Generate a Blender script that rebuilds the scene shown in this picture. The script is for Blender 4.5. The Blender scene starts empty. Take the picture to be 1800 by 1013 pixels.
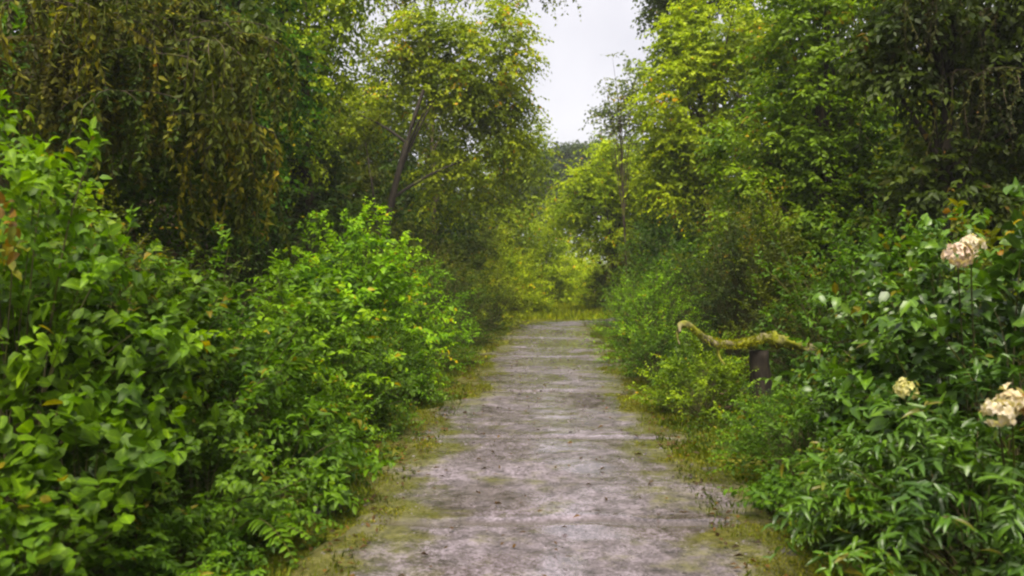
import bpy, math, random
import numpy as np
from mathutils import Vector

SC = bpy.context.scene
COL = SC.collection
R = math.radians
rng = np.random.default_rng(7)

# ------------------------------------------------------------------ camera
EYE = 1.5
F = 1559.0                       # focal length in pixels of the 1800 wide photograph
HORIZON = 469.0
cam_d = bpy.data.cameras.new('camera')
cam = bpy.data.objects.new('camera', cam_d)
COL.objects.link(cam)
cam_d.sensor_width = 36.0
cam_d.lens = 36.0 * F / 1800.0
cam_d.clip_end = 3000
cam.location = (0, 0, EYE)
cam.rotation_euler = (math.pi / 2 - math.atan((506.5 - HORIZON) / F), 0, 0)
cam_d.dof.use_dof = True
cam_d.dof.focus_distance = 8.5
cam_d.dof.aperture_fstop = 2.4
SC.camera = cam

# ------------------------------------------------------------------ sky and light: bright overcast day
SUN_EL, SUN_AZ = 66.0, 192.0      # azimuth measured from +Y towards +X
world = bpy.data.worlds.new('World')
SC.world = world
world.use_nodes = True
wt = world.node_tree
wt.nodes.clear()
w_out = wt.nodes.new('ShaderNodeOutputWorld')
w_bg = wt.nodes.new('ShaderNodeBackground')
w_sky = wt.nodes.new('ShaderNodeTexSky')
w_sky.sky_type = 'NISHITA'
w_sky.sun_disc = False
w_sky.sun_elevation = R(SUN_EL)
w_sky.sun_rotation = R(SUN_AZ)
w_tc = wt.nodes.new('ShaderNodeTexCoord')
w_no = wt.nodes.new('ShaderNodeTexNoise')
w_no.inputs['Scale'].default_value = 4.5
w_no.inputs['Detail'].default_value = 5
w_cr = wt.nodes.new('ShaderNodeValToRGB')
w_cr.color_ramp.elements[0].position = 0.3
w_cr.color_ramp.elements[0].color = (2.25, 2.20, 2.42, 1)
w_cr.color_ramp.elements[1].position = 0.7
w_cr.color_ramp.elements[1].color = (3.15, 3.05, 3.15, 1)
w_mx = wt.nodes.new('ShaderNodeMix')
w_mx.data_type = 'RGBA'
w_mx.inputs[0].default_value = 0.95
wt.links.new(w_tc.outputs['Generated'], w_no.inputs['Vector'])
wt.links.new(w_no.outputs['Fac'], w_cr.inputs['Fac'])
wt.links.new(w_sky.outputs['Color'], w_mx.inputs[6])
wt.links.new(w_cr.outputs['Color'], w_mx.inputs[7])
wt.links.new(w_mx.outputs[2], w_bg.inputs['Color'])
w_bg.inputs['Strength'].default_value = 0.10
wt.links.new(w_bg.outputs[0], w_out.inputs['Surface'])

sun_d = bpy.data.lights.new('sun', 'SUN')
sun = bpy.data.objects.new('sun', sun_d)
COL.objects.link(sun)
sun_d.energy = 2.9
sun_d.angle = R(35)
sun_d.color = (1.0, 0.93, 0.76)
sv = Vector((math.sin(R(SUN_AZ)) * math.cos(R(SUN_EL)), math.cos(R(SUN_AZ)) * math.cos(R(SUN_EL)), math.sin(R(SUN_EL))))
sun.rotation_euler = sv.to_track_quat('Z', 'Y').to_euler()
sun.location = sv * 60

SC.view_settings.view_transform = 'Standard'
SC.view_settings.look = 'None'
SC.view_settings.exposure = 1.75
SC.view_settings.gamma = 1.0
SC.render.engine = 'CYCLES'
cy = SC.cycles
cy.max_bounces = 7
cy.diffuse_bounces = 4
cy.glossy_bounces = 2
cy.transmission_bounces = 3
cy.use_denoising = True
cy.filter_width = 2.2

# ------------------------------------------------------------------ small maths
def at(px, py, d):
    """pixel of the 1800x1013 photograph at a depth in metres -> point"""
    return np.array([(px - 900) / F * d, d, EYE + (HORIZON - py) / F * d])

def unit(v):
    return v / np.maximum(np.linalg.norm(v, axis=-1, keepdims=True), 1e-9)

def hash2(i, j, seed):
    n = (i * 374761393 + j * 668265263 + seed * 982451653).astype(np.int64)
    n = (n ^ (n >> 13)) * 1274126177
    n = n ^ (n >> 16)
    return (n & 0xffff) / 65535.0

def vnoise(x, y, seed=0):
    xi, yi = np.floor(x).astype(np.int64), np.floor(y).astype(np.int64)
    u, v = x - xi, y - yi
    u, v = u * u * (3 - 2 * u), v * v * (3 - 2 * v)
    a, b = hash2(xi, yi, seed), hash2(xi + 1, yi, seed)
    c, d = hash2(xi, yi + 1, seed), hash2(xi + 1, yi + 1, seed)
    return (a * (1 - u) + b * u) * (1 - v) + (c * (1 - u) + d * u) * v

def fbm(x, y, seed=0, octaves=4):
    s, a, t = 0, 0.5, 0
    for k in range(octaves):
        s = s + a * vnoise(x * 2 ** k, y * 2 ** k, seed + k)
        t += a
        a *= 0.5
    return s / t

def sstep(a, b, x):
    t = np.clip((x - a) / (b - a), 0, 1)
    return t * t * (3 - 2 * t)

# ------------------------------------------------------------------ terrain
def path_x(y):
    return 0.04 * np.minimum(y, 24.0)

def ground_h(x, y):
    x, y = np.asarray(x, float), np.asarray(y, float)
    s = x - path_x(y)
    fade = 1 - sstep(26, 60, y)
    left = sstep(2.4, 8.5, -s) * 3.0
    right = sstep(3.0, 9.5, s) * 2.4
    bump = (fbm(x * 0.5 + 9, y * 0.5 + 3, 5) - 0.5) * 0.5 * sstep(1.6, 4.0, abs(s))
    fine = (fbm(x * 3, y * 3, 15) - 0.5) * 0.10 * sstep(1.35, 2.0, abs(s))
    return (left + right) * fade + bump + fine

def gz(x, y):
    return float(ground_h(np.array([x]), np.array([y]))[0])

# ------------------------------------------------------------------ materials
def new_mat(name):
    m = bpy.data.materials.new(name)
    m.use_nodes = True
    nt = m.node_tree
    nt.nodes.clear()
    out = nt.nodes.new('ShaderNodeOutputMaterial')
    return m, nt, out

def ramp(nt, stops):
    n = nt.nodes.new('ShaderNodeValToRGB')
    e = n.color_ramp.elements
    while len(e) < len(stops):
        e.new(0.5)
    for k, (p, c) in enumerate(stops):
        e[k].position = p
        e[k].color = (*c, 1)
    return n

def mixc(nt, mode='MIX', fac=None):
    n = nt.nodes.new('ShaderNodeMix')
    n.data_type = 'RGBA'
    n.blend_type = mode
    n.clamp_result = False
    if fac is not None:
        n.inputs[0].default_value = fac
    return n

def leaf_material(name, rough=0.5, trans=0.40, spec=0.20, brown=0.005):
    """colour = the thing's own colour (object colour) times a tone that varies from leaf to leaf"""
    m, nt, out = new_mat(name)
    L = nt.links
    oi = nt.nodes.new('ShaderNodeObjectInfo')
    at_ = nt.nodes.new('ShaderNodeAttribute')
    at_.attribute_name = 'tone'
    rp = ramp(nt, [(0.0, (0.34, 0.40, 0.5)), (0.45, (0.92, 0.96, 1.0)), (0.82, (1.48, 1.46, 0.8)),
                   (1 - brown * 4, (1.6, 1.45, 0.7)), (1 - brown, (2.0, 1.3, 0.6)), (1.0, (2.3, 1.0, 0.8))])
    if name == 'petal':
        for e_, c_ in zip(rp.color_ramp.elements, ((0.7, 0.6, 0.5), (0.95, 0.93, 0.9), (1.15, 1.15, 1.15), (1.2, 1.2, 1.2), (1.2, 1.15, 1.1), (0.7, 0.5, 0.35))):
            e_.color = (*c_, 1)
    L.new(at_.outputs['Fac'], rp.inputs['Fac'])
    mul = mixc(nt, 'MULTIPLY', 1.0)
    L.new(oi.outputs['Color'], mul.inputs[6])
    L.new(rp.outputs['Color'], mul.inputs[7])
    # broad patches of older and younger leaves
    tc = nt.nodes.new('ShaderNodeTexCoord')
    no = nt.nodes.new('ShaderNodeTexNoise')
    no.inputs['Scale'].default_value = 1.3
    no.inputs['Detail'].default_value = 2
    L.new(tc.outputs['Object'], no.inputs['Vector'])
    r2 = ramp(nt, [(0.3, (0.62, 0.74, 1.0)), (0.5, (1, 1, 1)), (0.7, (1.3, 1.22, 0.8))] if name != 'petal' else [(0.0, (1, 1, 1)), (0.5, (1, 1, 1)), (1.0, (1, 1, 1))])
    L.new(no.outputs['Fac'], r2.inputs['Fac'])
    mul2 = mixc(nt, 'MULTIPLY', 1.0)
    L.new(mul.outputs[2], mul2.inputs[6])
    L.new(r2.outputs['Color'], mul2.inputs[7])
    rib = nt.nodes.new('ShaderNodeAttribute')
    rib.attribute_name = 'rib'
    rr = ramp(nt, [(0.0, (0.92, 0.92, 0.92)), (0.80, (1, 1, 1)), (0.97, (1.55, 1.4, 1.5))])
    L.new(rib.outputs['Fac'], rr.inputs['Fac'])
    mt = nt.nodes.new('ShaderNodeTexNoise')
    mt.inputs['Scale'].default_value = 45
    mt.inputs['Detail'].default_value = 3
    L.new(tc.outputs['Object'], mt.inputs['Vector'])
    r3 = ramp(nt, [(0.3, (0.72, 0.75, 0.8)), (0.5, (1, 1, 1)), (0.72, (1.2, 1.18, 0.9))])
    L.new(mt.outputs['Fac'], r3.inputs['Fac'])
    mul3 = mixc(nt, 'MULTIPLY', 1.0)
    L.new(rr.outputs['Color'], mul3.inputs[6])
    L.new(r3.outputs['Color'], mul3.inputs[7])
    mul2b = mixc(nt, 'MULTIPLY', 1.0)
    L.new(mul2.outputs[2], mul2b.inputs[6])
    L.new(mul3.outputs[2], mul2b.inputs[7])
    mul2 = mul2b
    p = nt.nodes.new('ShaderNodeBsdfPrincipled')
    p.inputs['Roughness'].default_value = rough
    p.inputs['Specular IOR Level'].default_value = spec
    L.new(mul2.outputs[2], p.inputs['Base Color'])
    tr = nt.nodes.new('ShaderNodeBsdfTranslucent')
    tm = mixc(nt, 'MULTIPLY', 1.0)
    tm.inputs[7].default_value = (1.35, 1.42, 0.4, 1)
    L.new(mul2.outputs[2], tm.inputs[6])
    L.new(tm.outputs[2], tr.inputs['Color'])
    ms = nt.nodes.new('ShaderNodeMixShader')
    ms.inputs[0].default_value = trans
    L.new(p.outputs[0], ms.inputs[1])
    L.new(tr.outputs[0], ms.inputs[2])
    L.new(ms.outputs[0], out.inputs['Surface'])
    return m

def bark_material(name, c0, c1, moss=(0.10, 0.11, 0.01), moss_amt=0.5):
    m, nt, out = new_mat(name)
    L = nt.links
    tc = nt.nodes.new('ShaderNodeTexCoord')
    mp = nt.nodes.new('ShaderNodeMapping')
    mp.inputs['Scale'].default_value = (6, 6, 1.2)
    L.new(tc.outputs['Object'], mp.inputs['Vector'])
    no = nt.nodes.new('ShaderNodeTexNoise')
    no.inputs['Scale'].default_value = 3
    no.inputs['Detail'].default_value = 6
    L.new(mp.outputs[0], no.inputs['Vector'])
    rp = ramp(nt, [(0.35, c0), (0.65, c1)])
    L.new(no.outputs['Fac'], rp.inputs['Fac'])
    n2 = nt.nodes.new('ShaderNodeTexNoise')
    n2.inputs['Scale'].default_value = 3.5
    n2.inputs['Detail'].default_value = 4
    L.new(tc.outputs['Object'], n2.inputs['Vector'])
    r2 = ramp(nt, [(0.62 - 0.3 * moss_amt, (0, 0, 0)), (0.75 - 0.3 * moss_amt, (1, 1, 1))])
    L.new(n2.outputs['Fac'], r2.inputs['Fac'])
    mx = mixc(nt)
    L.new(r2.outputs['Color'], mx.inputs[0])
    L.new(rp.outputs['Color'], mx.inputs[6])
    mx.inputs[7].default_value = (*moss, 1)
    p = nt.nodes.new('ShaderNodeBsdfPrincipled')
    p.inputs['Roughness'].default_value = 0.85
    p.inputs['Specular IOR Level'].default_value = 0.25
    L.new(mx.outputs[2], p.inputs['Base Color'])
    bp = nt.nodes.new('ShaderNodeBump')
    bp.inputs['Strength'].default_value = 0.7
    bp.inputs['Distance'].default_value = 0.03
    L.new(no.outputs['Fac'], bp.inputs['Height'])
    L.new(bp.outputs[0], p.inputs['Normal'])
    L.new(p.outputs[0], out.inputs['Surface'])
    return m

def path_material():
    m, nt, out = new_mat('worn_wet_stone')
    L = nt.links
    tc = nt.nodes.new('ShaderNodeTexCoord')
    def noise(scale, detail=5, rough=0.6):
        n = nt.nodes.new('ShaderNodeTexNoise')
        n.inputs['Scale'].default_value = scale
        n.inputs['Detail'].default_value = detail
        n.inputs['Roughness'].default_value = rough
        L.new(tc.outputs['Object'], n.inputs['Vector'])
        return n
    grit = noise(55, 3, 0.7)
    lump = noise(11, 6, 0.72)
    gm = nt.nodes.new('ShaderNodeMath')
    gm.operation = 'MULTIPLY_ADD'
    gm.inputs[1].default_value = 0.55
    gm2 = nt.nodes.new('ShaderNodeMath')
    gm2.operation = 'MULTIPLY'
    gm2.inputs[1].default_value = 0.45
    L.new(grit.outputs['Fac'], gm2.inputs[0])
    L.new(lump.outputs['Fac'], gm.inputs[0])
    L.new(gm2.outputs[0], gm.inputs[2])
    g = ramp(nt, [(0.37, (0.018, 0.014, 0.012)), (0.48, (0.072, 0.061, 0.066)), (0.61, (0.185, 0.163, 0.186))])
    L.new(gm.outputs[0], g.inputs['Fac'])
    big = noise(1.5, 4)
    b = ramp(nt, [(0.36, (0.72, 0.65, 0.62)), (0.60, (1.38, 1.29, 1.40))])
    L.new(big.outputs['Fac'], b.inputs['Fac'])
    m1 = mixc(nt, 'MULTIPLY', 1.0)
    L.new(g.outputs['Color'], m1.inputs[6])
    L.new(b.outputs['Color'], m1.inputs[7])
    # moss and algae film in patches, more towards the sides
    mo = noise(2.6, 6, 0.7)
    sd = nt.nodes.new('ShaderNodeAttribute')
    sd.attribute_name = 'side'
    ad = nt.nodes.new('ShaderNodeMath')
    ad.operation = 'ADD'
    L.new(mo.outputs['Fac'], ad.inputs[0])
    L.new(sd.outputs['Fac'], ad.inputs[1])
    mr = ramp(nt, [(0.53, (0, 0, 0)), (0.70, (0.85, 0.85, 0.85))])
    L.new(ad.outputs[0], mr.inputs['Fac'])
    mgc = ramp(nt, [(0.38, (0.026, 0.024, 0.005)), (0.6, (0.108, 0.102, 0.013))])
    L.new(gm.outputs[0], mgc.inputs['Fac'])
    m2 = mixc(nt)
    L.new(mr.outputs['Color'], m2.inputs[0])
    L.new(m1.outputs[2], m2.inputs[6])
    L.new(mgc.outputs['Color'], m2.inputs[7])
    # dirt held in the joints
    jn = nt.nodes.new('ShaderNodeAttribute')
    jn.attribute_name = 'joint'
    m3 = mixc(nt)
    L.new(jn.outputs['Fac'], m3.inputs[0])
    L.new(m2.outputs[2], m3.inputs[6])
    m3.inputs[7].default_value = (0.055, 0.042, 0.030, 1)
    p = nt.nodes.new('ShaderNodeBsdfPrincipled')
    p.inputs['Specular IOR Level'].default_value = 0.75
    L.new(m3.outputs[2], p.inputs['Base Color'])
    wet = noise(0.9, 3)
    wr = ramp(nt, [(0.38, (0.55, 0.55, 0.55)), (0.54, (0.14, 0.14, 0.14)), (0.80, (0.05, 0.05, 0.05))])
    wa = nt.nodes.new('ShaderNodeAttribute')
    wa.attribute_name = 'wet'
    wm = nt.nodes.new('ShaderNodeMath')
    wm.operation = 'ADD'
    L.new(wet.outputs['Fac'], wm.inputs[0])
    L.new(wa.outputs['Fac'], wm.inputs[1])
    L.new(wm.outputs[0], wr.inputs['Fac'])
    L.new(wr.outputs['Color'], p.inputs['Roughness'])
    bp = nt.nodes.new('ShaderNodeBump')
    bs = nt.nodes.new('ShaderNodeMapRange')
    bs.inputs['From Min'].default_value = 0.05
    bs.inputs['From Max'].default_value = 0.58
    bs.inputs['To Min'].default_value = 0.04
    bs.inputs['To Max'].default_value = 0.45
    L.new(wr.outputs['Color'], bs.inputs['Value'])
    L.new(bs.outputs[0], bp.inputs['Strength'])
    bp.inputs['Distance'].default_value = 0.02
    L.new(gm.outputs[0], bp.inputs['Height'])
    L.new(bp.outputs[0], p.inputs['Normal'])
    L.new(p.outputs[0], out.inputs['Surface'])
    return m

def ground_material():
    m, nt, out = new_mat('soil_and_moss')
    L = nt.links
    tc = nt.nodes.new('ShaderNodeTexCoord')
    def noise(scale, detail=5):
        n = nt.nodes.new('ShaderNodeTexNoise')
        n.inputs['Scale'].default_value = scale
        n.inputs['Detail'].default_value = detail
        L.new(tc.outputs['Object'], n.inputs['Vector'])
        return n
    n1 = noise(14, 6)
    soil = ramp(nt, [(0.3, (0.016, 0.010, 0.006)), (0.5, (0.042, 0.027, 0.014)), (0.7, (0.10, 0.065, 0.032))])
    L.new(n1.outputs['Fac'], soil.inputs['Fac'])
    mossc = ramp(nt, [(0.3, (0.032, 0.034, 0.004)), (0.5, (0.095, 0.100, 0.006)), (0.72, (0.18, 0.165, 0.012))])
    L.new(n1.outputs['Fac'], mossc.inputs['Fac'])
    n2 = noise(2.4, 5)
    vg = nt.nodes.new('ShaderNodeAttribute')
    vg.attribute_name = 'verge'
    ad = nt.nodes.new('ShaderNodeMath')
    ad.operation = 'ADD'
    L.new(n2.outputs['Fac'], ad.inputs[0])
    L.new(vg.outputs['Fac'], ad.inputs[1])
    mr = ramp(nt, [(0.78, (0, 0, 0)), (1.0, (1, 1, 1))])
    L.new(ad.outputs[0], mr.inputs['Fac'])
    mx = mixc(nt)
    L.new(mr.outputs['Color'], mx.inputs[0])
    L.new(soil.outputs['Color'], mx.inputs[6])
    L.new(mossc.outputs['Color'], mx.inputs[7])
    p = nt.nodes.new('ShaderNodeBsdfPrincipled')
    p.inputs['Roughness'].default_value = 0.9
    p.inputs['Specular IOR Level'].default_value = 0.2
    L.new(mx.outputs[2], p.inputs['Base Color'])
    bp = nt.nodes.new('ShaderNodeBump')
    bp.inputs['Strength'].default_value = 0.8
    bp.inputs['Distance'].default_value = 0.05
    L.new(n1.outputs['Fac'], bp.inputs['Height'])
    L.new(bp.outputs[0], p.inputs['Normal'])
    L.new(p.outputs[0], out.inputs['Surface'])
    return m

M_LEAF = leaf_material('leaf')
M_GLOSSY = leaf_material('glossy_leaf', rough=0.36, trans=0.25, spec=0.40, brown=0.004)
M_DRY = leaf_material('half_dry_leaf', rough=0.6, trans=0.3, spec=0.15, brown=0.012)
M_PETAL = leaf_material('petal', rough=0.6, trans=0.35, spec=0.2, brown=0.05)
M_GRASS = leaf_material('grass_blade', rough=0.5, trans=0.4, spec=0.3, brown=0.02)
M_BARK = bark_material('brown_bark', (0.022, 0.015, 0.010), (0.085, 0.06, 0.04), moss_amt=0.35)
M_DARKBARK = bark_material('dark_bark', (0.010, 0.007, 0.005), (0.03, 0.022, 0.015), moss_amt=0.1)
M_STEM = bark_material('green_stem', (0.035, 0.035, 0.012), (0.09, 0.075, 0.03), moss_amt=0.3)
M_MOSSLOG = bark_material('mossy_log_bark', (0.055, 0.045, 0.028), (0.24, 0.20, 0.125), moss=(0.16, 0.165, 0.008), moss_amt=0.75)
M_STONE = bark_material('mossy_stone', (0.02, 0.018, 0.016), (0.07, 0.062, 0.055), moss=(0.05, 0.055, 0.01), moss_amt=0.3)

# ------------------------------------------------------------------ mesh helpers
def mesh_from(name, V, T, mat, attrs=None, smooth=False, quads=False):
    k = 4 if quads else 3
    V = np.ascontiguousarray(V, np.float32)
    T = np.ascontiguousarray(T, np.int32)
    me = bpy.data.meshes.new(name)
    me.vertices.add(len(V))
    me.vertices.foreach_set('co', V.ravel())
    me.loops.add(T.size)
    me.loops.foreach_set('vertex_index', T.ravel())
    me.polygons.add(len(T))
    me.polygons.foreach_set('loop_start', np.arange(0, T.size, k, dtype=np.int32))
    if smooth:
        me.polygons.foreach_set('use_smooth', np.ones(len(T), bool))
    for an, (dom, vals) in (attrs or {}).items():
        a = me.attributes.new(an, 'FLOAT', dom)
        a.data.foreach_set('value', np.ascontiguousarray(vals, np.float32))
    me.update(calc_edges=True)
    me.validate()
    me.materials.append(mat)
    return me

def link(name, me, parent=None, color=None):
    o = bpy.data.objects.new(name, me)
    COL.objects.link(o)
    if parent:
        o.parent = parent
    if color:
        o.color = (*color, 1)
    return o

LEAF4 = (np.array([[0, 0, 0], [0.42, 0.5, 0.10], [1, 0, -0.10], [0.42, -0.5, 0.10]]),
         np.array([[0, 2, 1], [0, 3, 2]]))
LEAF8 = (np.array([[0, 0, 0], [0.4, 0, 0.0], [0.74, 0, -0.06], [1, 0, -0.2],
                   [0.26, 0.46, 0.10], [0.64, 0.40, 0.03], [0.26, -0.46, 0.10], [0.64, -0.40, 0.03]]),
         np.array([[0, 1, 4], [1, 5, 4], [1, 2, 5], [2, 3, 5], [0, 6, 1], [1, 6, 7], [1, 7, 2], [2, 7, 3]]))
LEAFR = (np.array([[0, 0, 0], [0.45, 0, 0.0], [0.8, 0, -0.04], [1, 0, -0.12],
                   [0.02, 0.28, 0.06], [0.36, 0.5, 0.10], [0.74, 0.42, 0.02],
                   [0.02, -0.28, 0.06], [0.36, -0.5, 0.10], [0.74, -0.42, 0.02]]),
         np.array([[0, 1, 5], [0, 5, 4], [1, 6, 5], [1, 2, 6], [2, 3, 6], [0, 8, 1], [0, 7, 8], [1, 8, 9], [1, 9, 2], [2, 9, 3]]))

def leaf_arrays(pos, d, n, length, width, tmpl, g, tone=None):
    tv, tf = tmpl
    N = len(pos)
    d = unit(d)
    s = unit(np.cross(n, d))
    n = np.cross(d, s)
    ln = np.broadcast_to(np.asarray(length, float), (N,))
    wd = np.broadcast_to(np.asarray(width, float), (N,))
    curl = g.uniform(0.3, 1.8, N)
    V = (pos[:, None, :] + d[:, None, :] * (tv[None, :, 0] * ln[:, None])[..., None]
         + s[:, None, :] * (tv[None, :, 1] * wd[:, None])[..., None]
         + n[:, None, :] * (tv[None, :, 2] * ln[:, None] * curl[:, None])[..., None])
    T = tf[None] + (np.arange(N) * len(tv))[:, None, None]
    if tone is None:
        tone = np.clip(g.beta(2.2, 2.2, N), 0, 1)
        tone = np.where(g.random(N) < 0.015, g.uniform(0.93, 1, N), tone * 0.94)
    return V.reshape(-1, 3), T.reshape(-1, 3), np.repeat(tone, len(tf))

def twig_leaves(base, d, length, n, L, W, tmpl, g, droop=0.25, up=0.8, spread=0.9, tone=None):
    """leaves set alternately along drooping twigs"""
    N = len(base)
    d = unit(d)
    t = (np.arange(n) + g.uniform(0.2, 0.8, (N, n))) / n
    t = 0.12 + 0.88 * t
    ln = np.broadcast_to(np.asarray(length, float), (N,))[:, None]
    P = base[:, None, :] + d[:, None, :] * (ln * t)[..., None]
    P[..., 2] -= droop * ln * t * t
    tan = np.repeat(d[:, None, :], n, 1).copy()
    tan[..., 2] -= 2 * droop * t
    tan = unit(tan)
    upv = np.array([0, 0, 1.0])
    side = unit(np.cross(tan, upv) + g.normal(0, 0.25, tan.shape))
    sg = np.where((np.arange(n)[None, :] + g.integers(0, 2, (N, 1))) % 2 == 0, 1.0, -1.0)
    ld = tan * 0.65 + side * (sg * spread)[..., None] + g.normal(0, 0.3, tan.shape)
    ld[..., 2] -= droop * 0.9
    nn = upv * up + tan * 0.25 + g.normal(0, 0.42, tan.shape)
    size = g.uniform(0.6, 1.15, (N, n)) * (1.08 - 0.35 * t)
    tn = None
    if tone is not None:
        tn = np.clip(tone[:, None] + g.normal(0, 0.14, (N, n)), 0, 1).ravel()
    return leaf_arrays(P.reshape(-1, 3), ld.reshape(-1, 3), nn.reshape(-1, 3),
                       (L * size).ravel(), (W * size).ravel(), tmpl, g, tn)

def tubes(lines, radii, sides=5):
    """polylines (list of (n,3) arrays) with radii per point -> verts, quads"""
    VV, QQ, off = [], [], 0
    ang = np.arange(sides) * 2 * np.pi / sides
    for P, r in zip(lines, radii):
        P = np.asarray(P, float)
        n = len(P)
        tan = unit(np.gradient(P, axis=0))
        ref = np.where(abs(tan[:, 2:3]) > 0.9, np.array([[1.0, 0, 0]]), np.array([[0, 0, 1.0]]))
        a = unit(np.cross(tan, ref))
        b = np.cross(tan, a)
        r = np.broadcast_to(np.asarray(r, float), (n,))
        ring = P[:, None, :] + (a[:, None, :] * np.cos(ang)[None, :, None] + b[:, None, :] * np.sin(ang)[None, :, None]) * r[:, None, None]
        VV.append(ring.reshape(-1, 3))
        i = np.arange(n - 1)[:, None] * sides
        j = np.arange(sides)[None, :]
        jn = (j + 1) % sides
        q = np.stack([i + j, i + jn, i + sides + jn, i + sides + j], -1).reshape(-1, 4) + off
        QQ.append(q)
        off += n * sides
    return np.concatenate(VV), np.concatenate(QQ)

def bez(a, b, c, n):
    t = np.linspace(0, 1, n)[:, None]
    return (1 - t) ** 2 * a + 2 * t * (1 - t) * b + t * t * c

def cat_leaves(parts):
    V, T, A, off = [], [], [], 0
    for v, t, a in parts:
        V.append(v)
        T.append(t + off)
        A.append(a)
        off += len(v)
    return np.concatenate(V), np.concatenate(T), np.concatenate(A)

def tag(o, label=None, cat=None, group=None, kind=None):
    if label: o['label'] = label
    if cat: o['category'] = cat
    if group: o['group'] = group
    if kind: o['kind'] = kind
    return o

def root_empty(name, loc=(0, 0, 0), rz=0.0):
    o = bpy.data.objects.new(name, None)
    o.empty_display_size = 0.2
    COL.objects.link(o)
    o.location = loc
    o.rotation_euler = (0, 0, rz)
    return o

# ------------------------------------------------------------------ setting: ground and path
def axis(lo, hi, step, far_lo, far_hi, k=1.22):
    a = list(np.arange(lo, hi + 1e-6, step))
    s, v = step, hi
    while v < far_hi:
        s *= k
        v += s
        a.append(v)
    s, v, pre = step, lo, []
    while v > far_lo:
        s *= k
        v -= s
        pre.append(v)
    return np.array(pre[::-1] + a)

def grid_faces(nx, ny):
    i = np.arange(ny - 1)[:, None] * nx
    j = np.arange(nx - 1)[None, :]
    return np.stack([i + j, i + j + 1, i + nx + j + 1, i + nx + j], -1).reshape(-1, 4)

gx = axis(-7, 9, 0.09, -900, 900)
gy = axis(-4, 34, 0.11, -200, 1500)
GX, GY = np.meshgrid(gx, gy)
GH = ground_h(GX, GY)
S = GX - path_x(GY)
wob = (fbm(GX * 1.1, GY * 1.1, 31) - 0.5) * 0.7
verge = (1 - sstep(1.35, 2.2, abs(S) + wob)) * 0.55
verge = np.maximum(verge, 0.5 * sstep(20.5, 24, GY) * (1 - sstep(2.0, 4.0, abs(S))) * (1 - sstep(33, 40, GY)))
me = mesh_from('ground', np.stack([GX, GY, GH], -1).reshape(-1, 3), grid_faces(len(gx), len(gy)), ground_material(),
               {'verge': ('POINT', verge.ravel())}, smooth=True, quads=True)
tag(link('ground', me), kind='structure')

# path: straight, then a bend to the right behind the bushes
s_ax = np.arange(0, 34, 0.035)
cx_, cy_, nx_, ny_ = [], [], [], []
BEND_Y, BEND_R = 21.6, 2.3
for s in s_ax:
    y = -3 + s
    if y <= BEND_Y:
        cx_.append(0.04 * y); cy_.append(y); nx_.append(1.0); ny_.append(0.0)
    else:
        a = min((y - BEND_Y) / BEND_R, math.pi / 2)
        ex = (y - BEND_Y) - BEND_R * math.pi / 2 if a >= math.pi / 2 else 0
        cx_.append(0.04 * BEND_Y + BEND_R * (1 - math.cos(a)) + ex)
        cy_.append(BEND_Y + BEND_R * math.sin(a))
        nx_.append(math.cos(a)); ny_.append(-math.sin(a))
cx_, cy_, nx_, ny_ = map(np.array, (cx_, cy_, nx_, ny_))
u_ax = np.linspace(-1, 1, 70)
half_l = 1.15 + 0.16 * (1 - sstep(7.5, 11, s_ax)) + (fbm(s_ax * 1.3, s_ax * 0 + 3, 41, 5) - 0.5) * 0.9 - 0.45 * sstep(16, 24, s_ax)
half_r = 1.13 + 0.32 * (1 - sstep(7.5, 11, s_ax)) + (fbm(s_ax * 1.3, s_ax * 0 + 8, 42, 5) - 0.5) * 0.8 - 0.04 * sstep(15, 22, s_ax)
off = np.where(u_ax[None, :] < 0, u_ax[None, :] * half_l[:, None], u_ax[None, :] * half_r[:, None])
PX = cx_[:, None] + off * nx_[:, None]
PY = cy_[:, None] + off * ny_[:, None]
JOINTS = [2.6, 5.07, 7.55, 10.35, 14.3, 18.2, 21.9]
joint = np.zeros_like(PX)
slab = np.zeros_like(PX)
for k, jy in enumerate(JOINTS):
    w = (fbm(PX * 2.2, PX * 0 + k * 3.1, 50 + k) - 0.5) * 0.22
    dd = PY - jy - w
    wid = 0.025 + 0.02 * jy / 5
    joint = np.maximum(joint, np.exp(-(dd / wid) ** 2) * (0.7 + 0.4 * vnoise(PX * 1.3 + k, PX * 0, 60 + k)))
    slab += np.where(dd > 0, 0.5 - ((k * 37) % 11) / 11.0, 0) * 0.012
wet = np.zeros_like(PX)
for wx, wy, wr_, wl in [(0.85, 9.7, 0.62, 0.75), (0.1, 11.6, 0.7, 0.5), (0.7, 13.4, 0.8, 0.6), (1.0, 7.4, 0.5, 0.35), (0.9, 16.5, 0.8, 0.9), (-0.35, 8.9, 0.4, 0.4), (0.6, 5.0, 0.8, 0.25), (0.9, 19.5, 0.7, 1.2)]:
    q_ = ((PX - wx) / wr_) ** 2 + ((PY - wy) / wl) ** 2 + (fbm(PX * 2.5, PY * 2.5, 77) - 0.5) * 1.6
    wet = np.maximum(wet, 1 - sstep(0.35, 1.15, q_))
pz = 0.035 + slab + (fbm(PX * 1.2, PY * 1.2, 71) - 0.5) * 0.03 + (fbm(PX * 6, PY * 6, 72) - 0.5) * 0.012 * (1 - wet) - joint * 0.028
edge = np.clip((abs(u_ax) - 0.9) / 0.1, 0, 1)[None, :] ** 1.5
pz = pz * (1 - edge) - edge * 0.05
side = np.clip((abs(u_ax)[None, :] - 0.40) / 0.60, 0, 1) ** 1.4 * 0.42 + PX * 0
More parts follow.
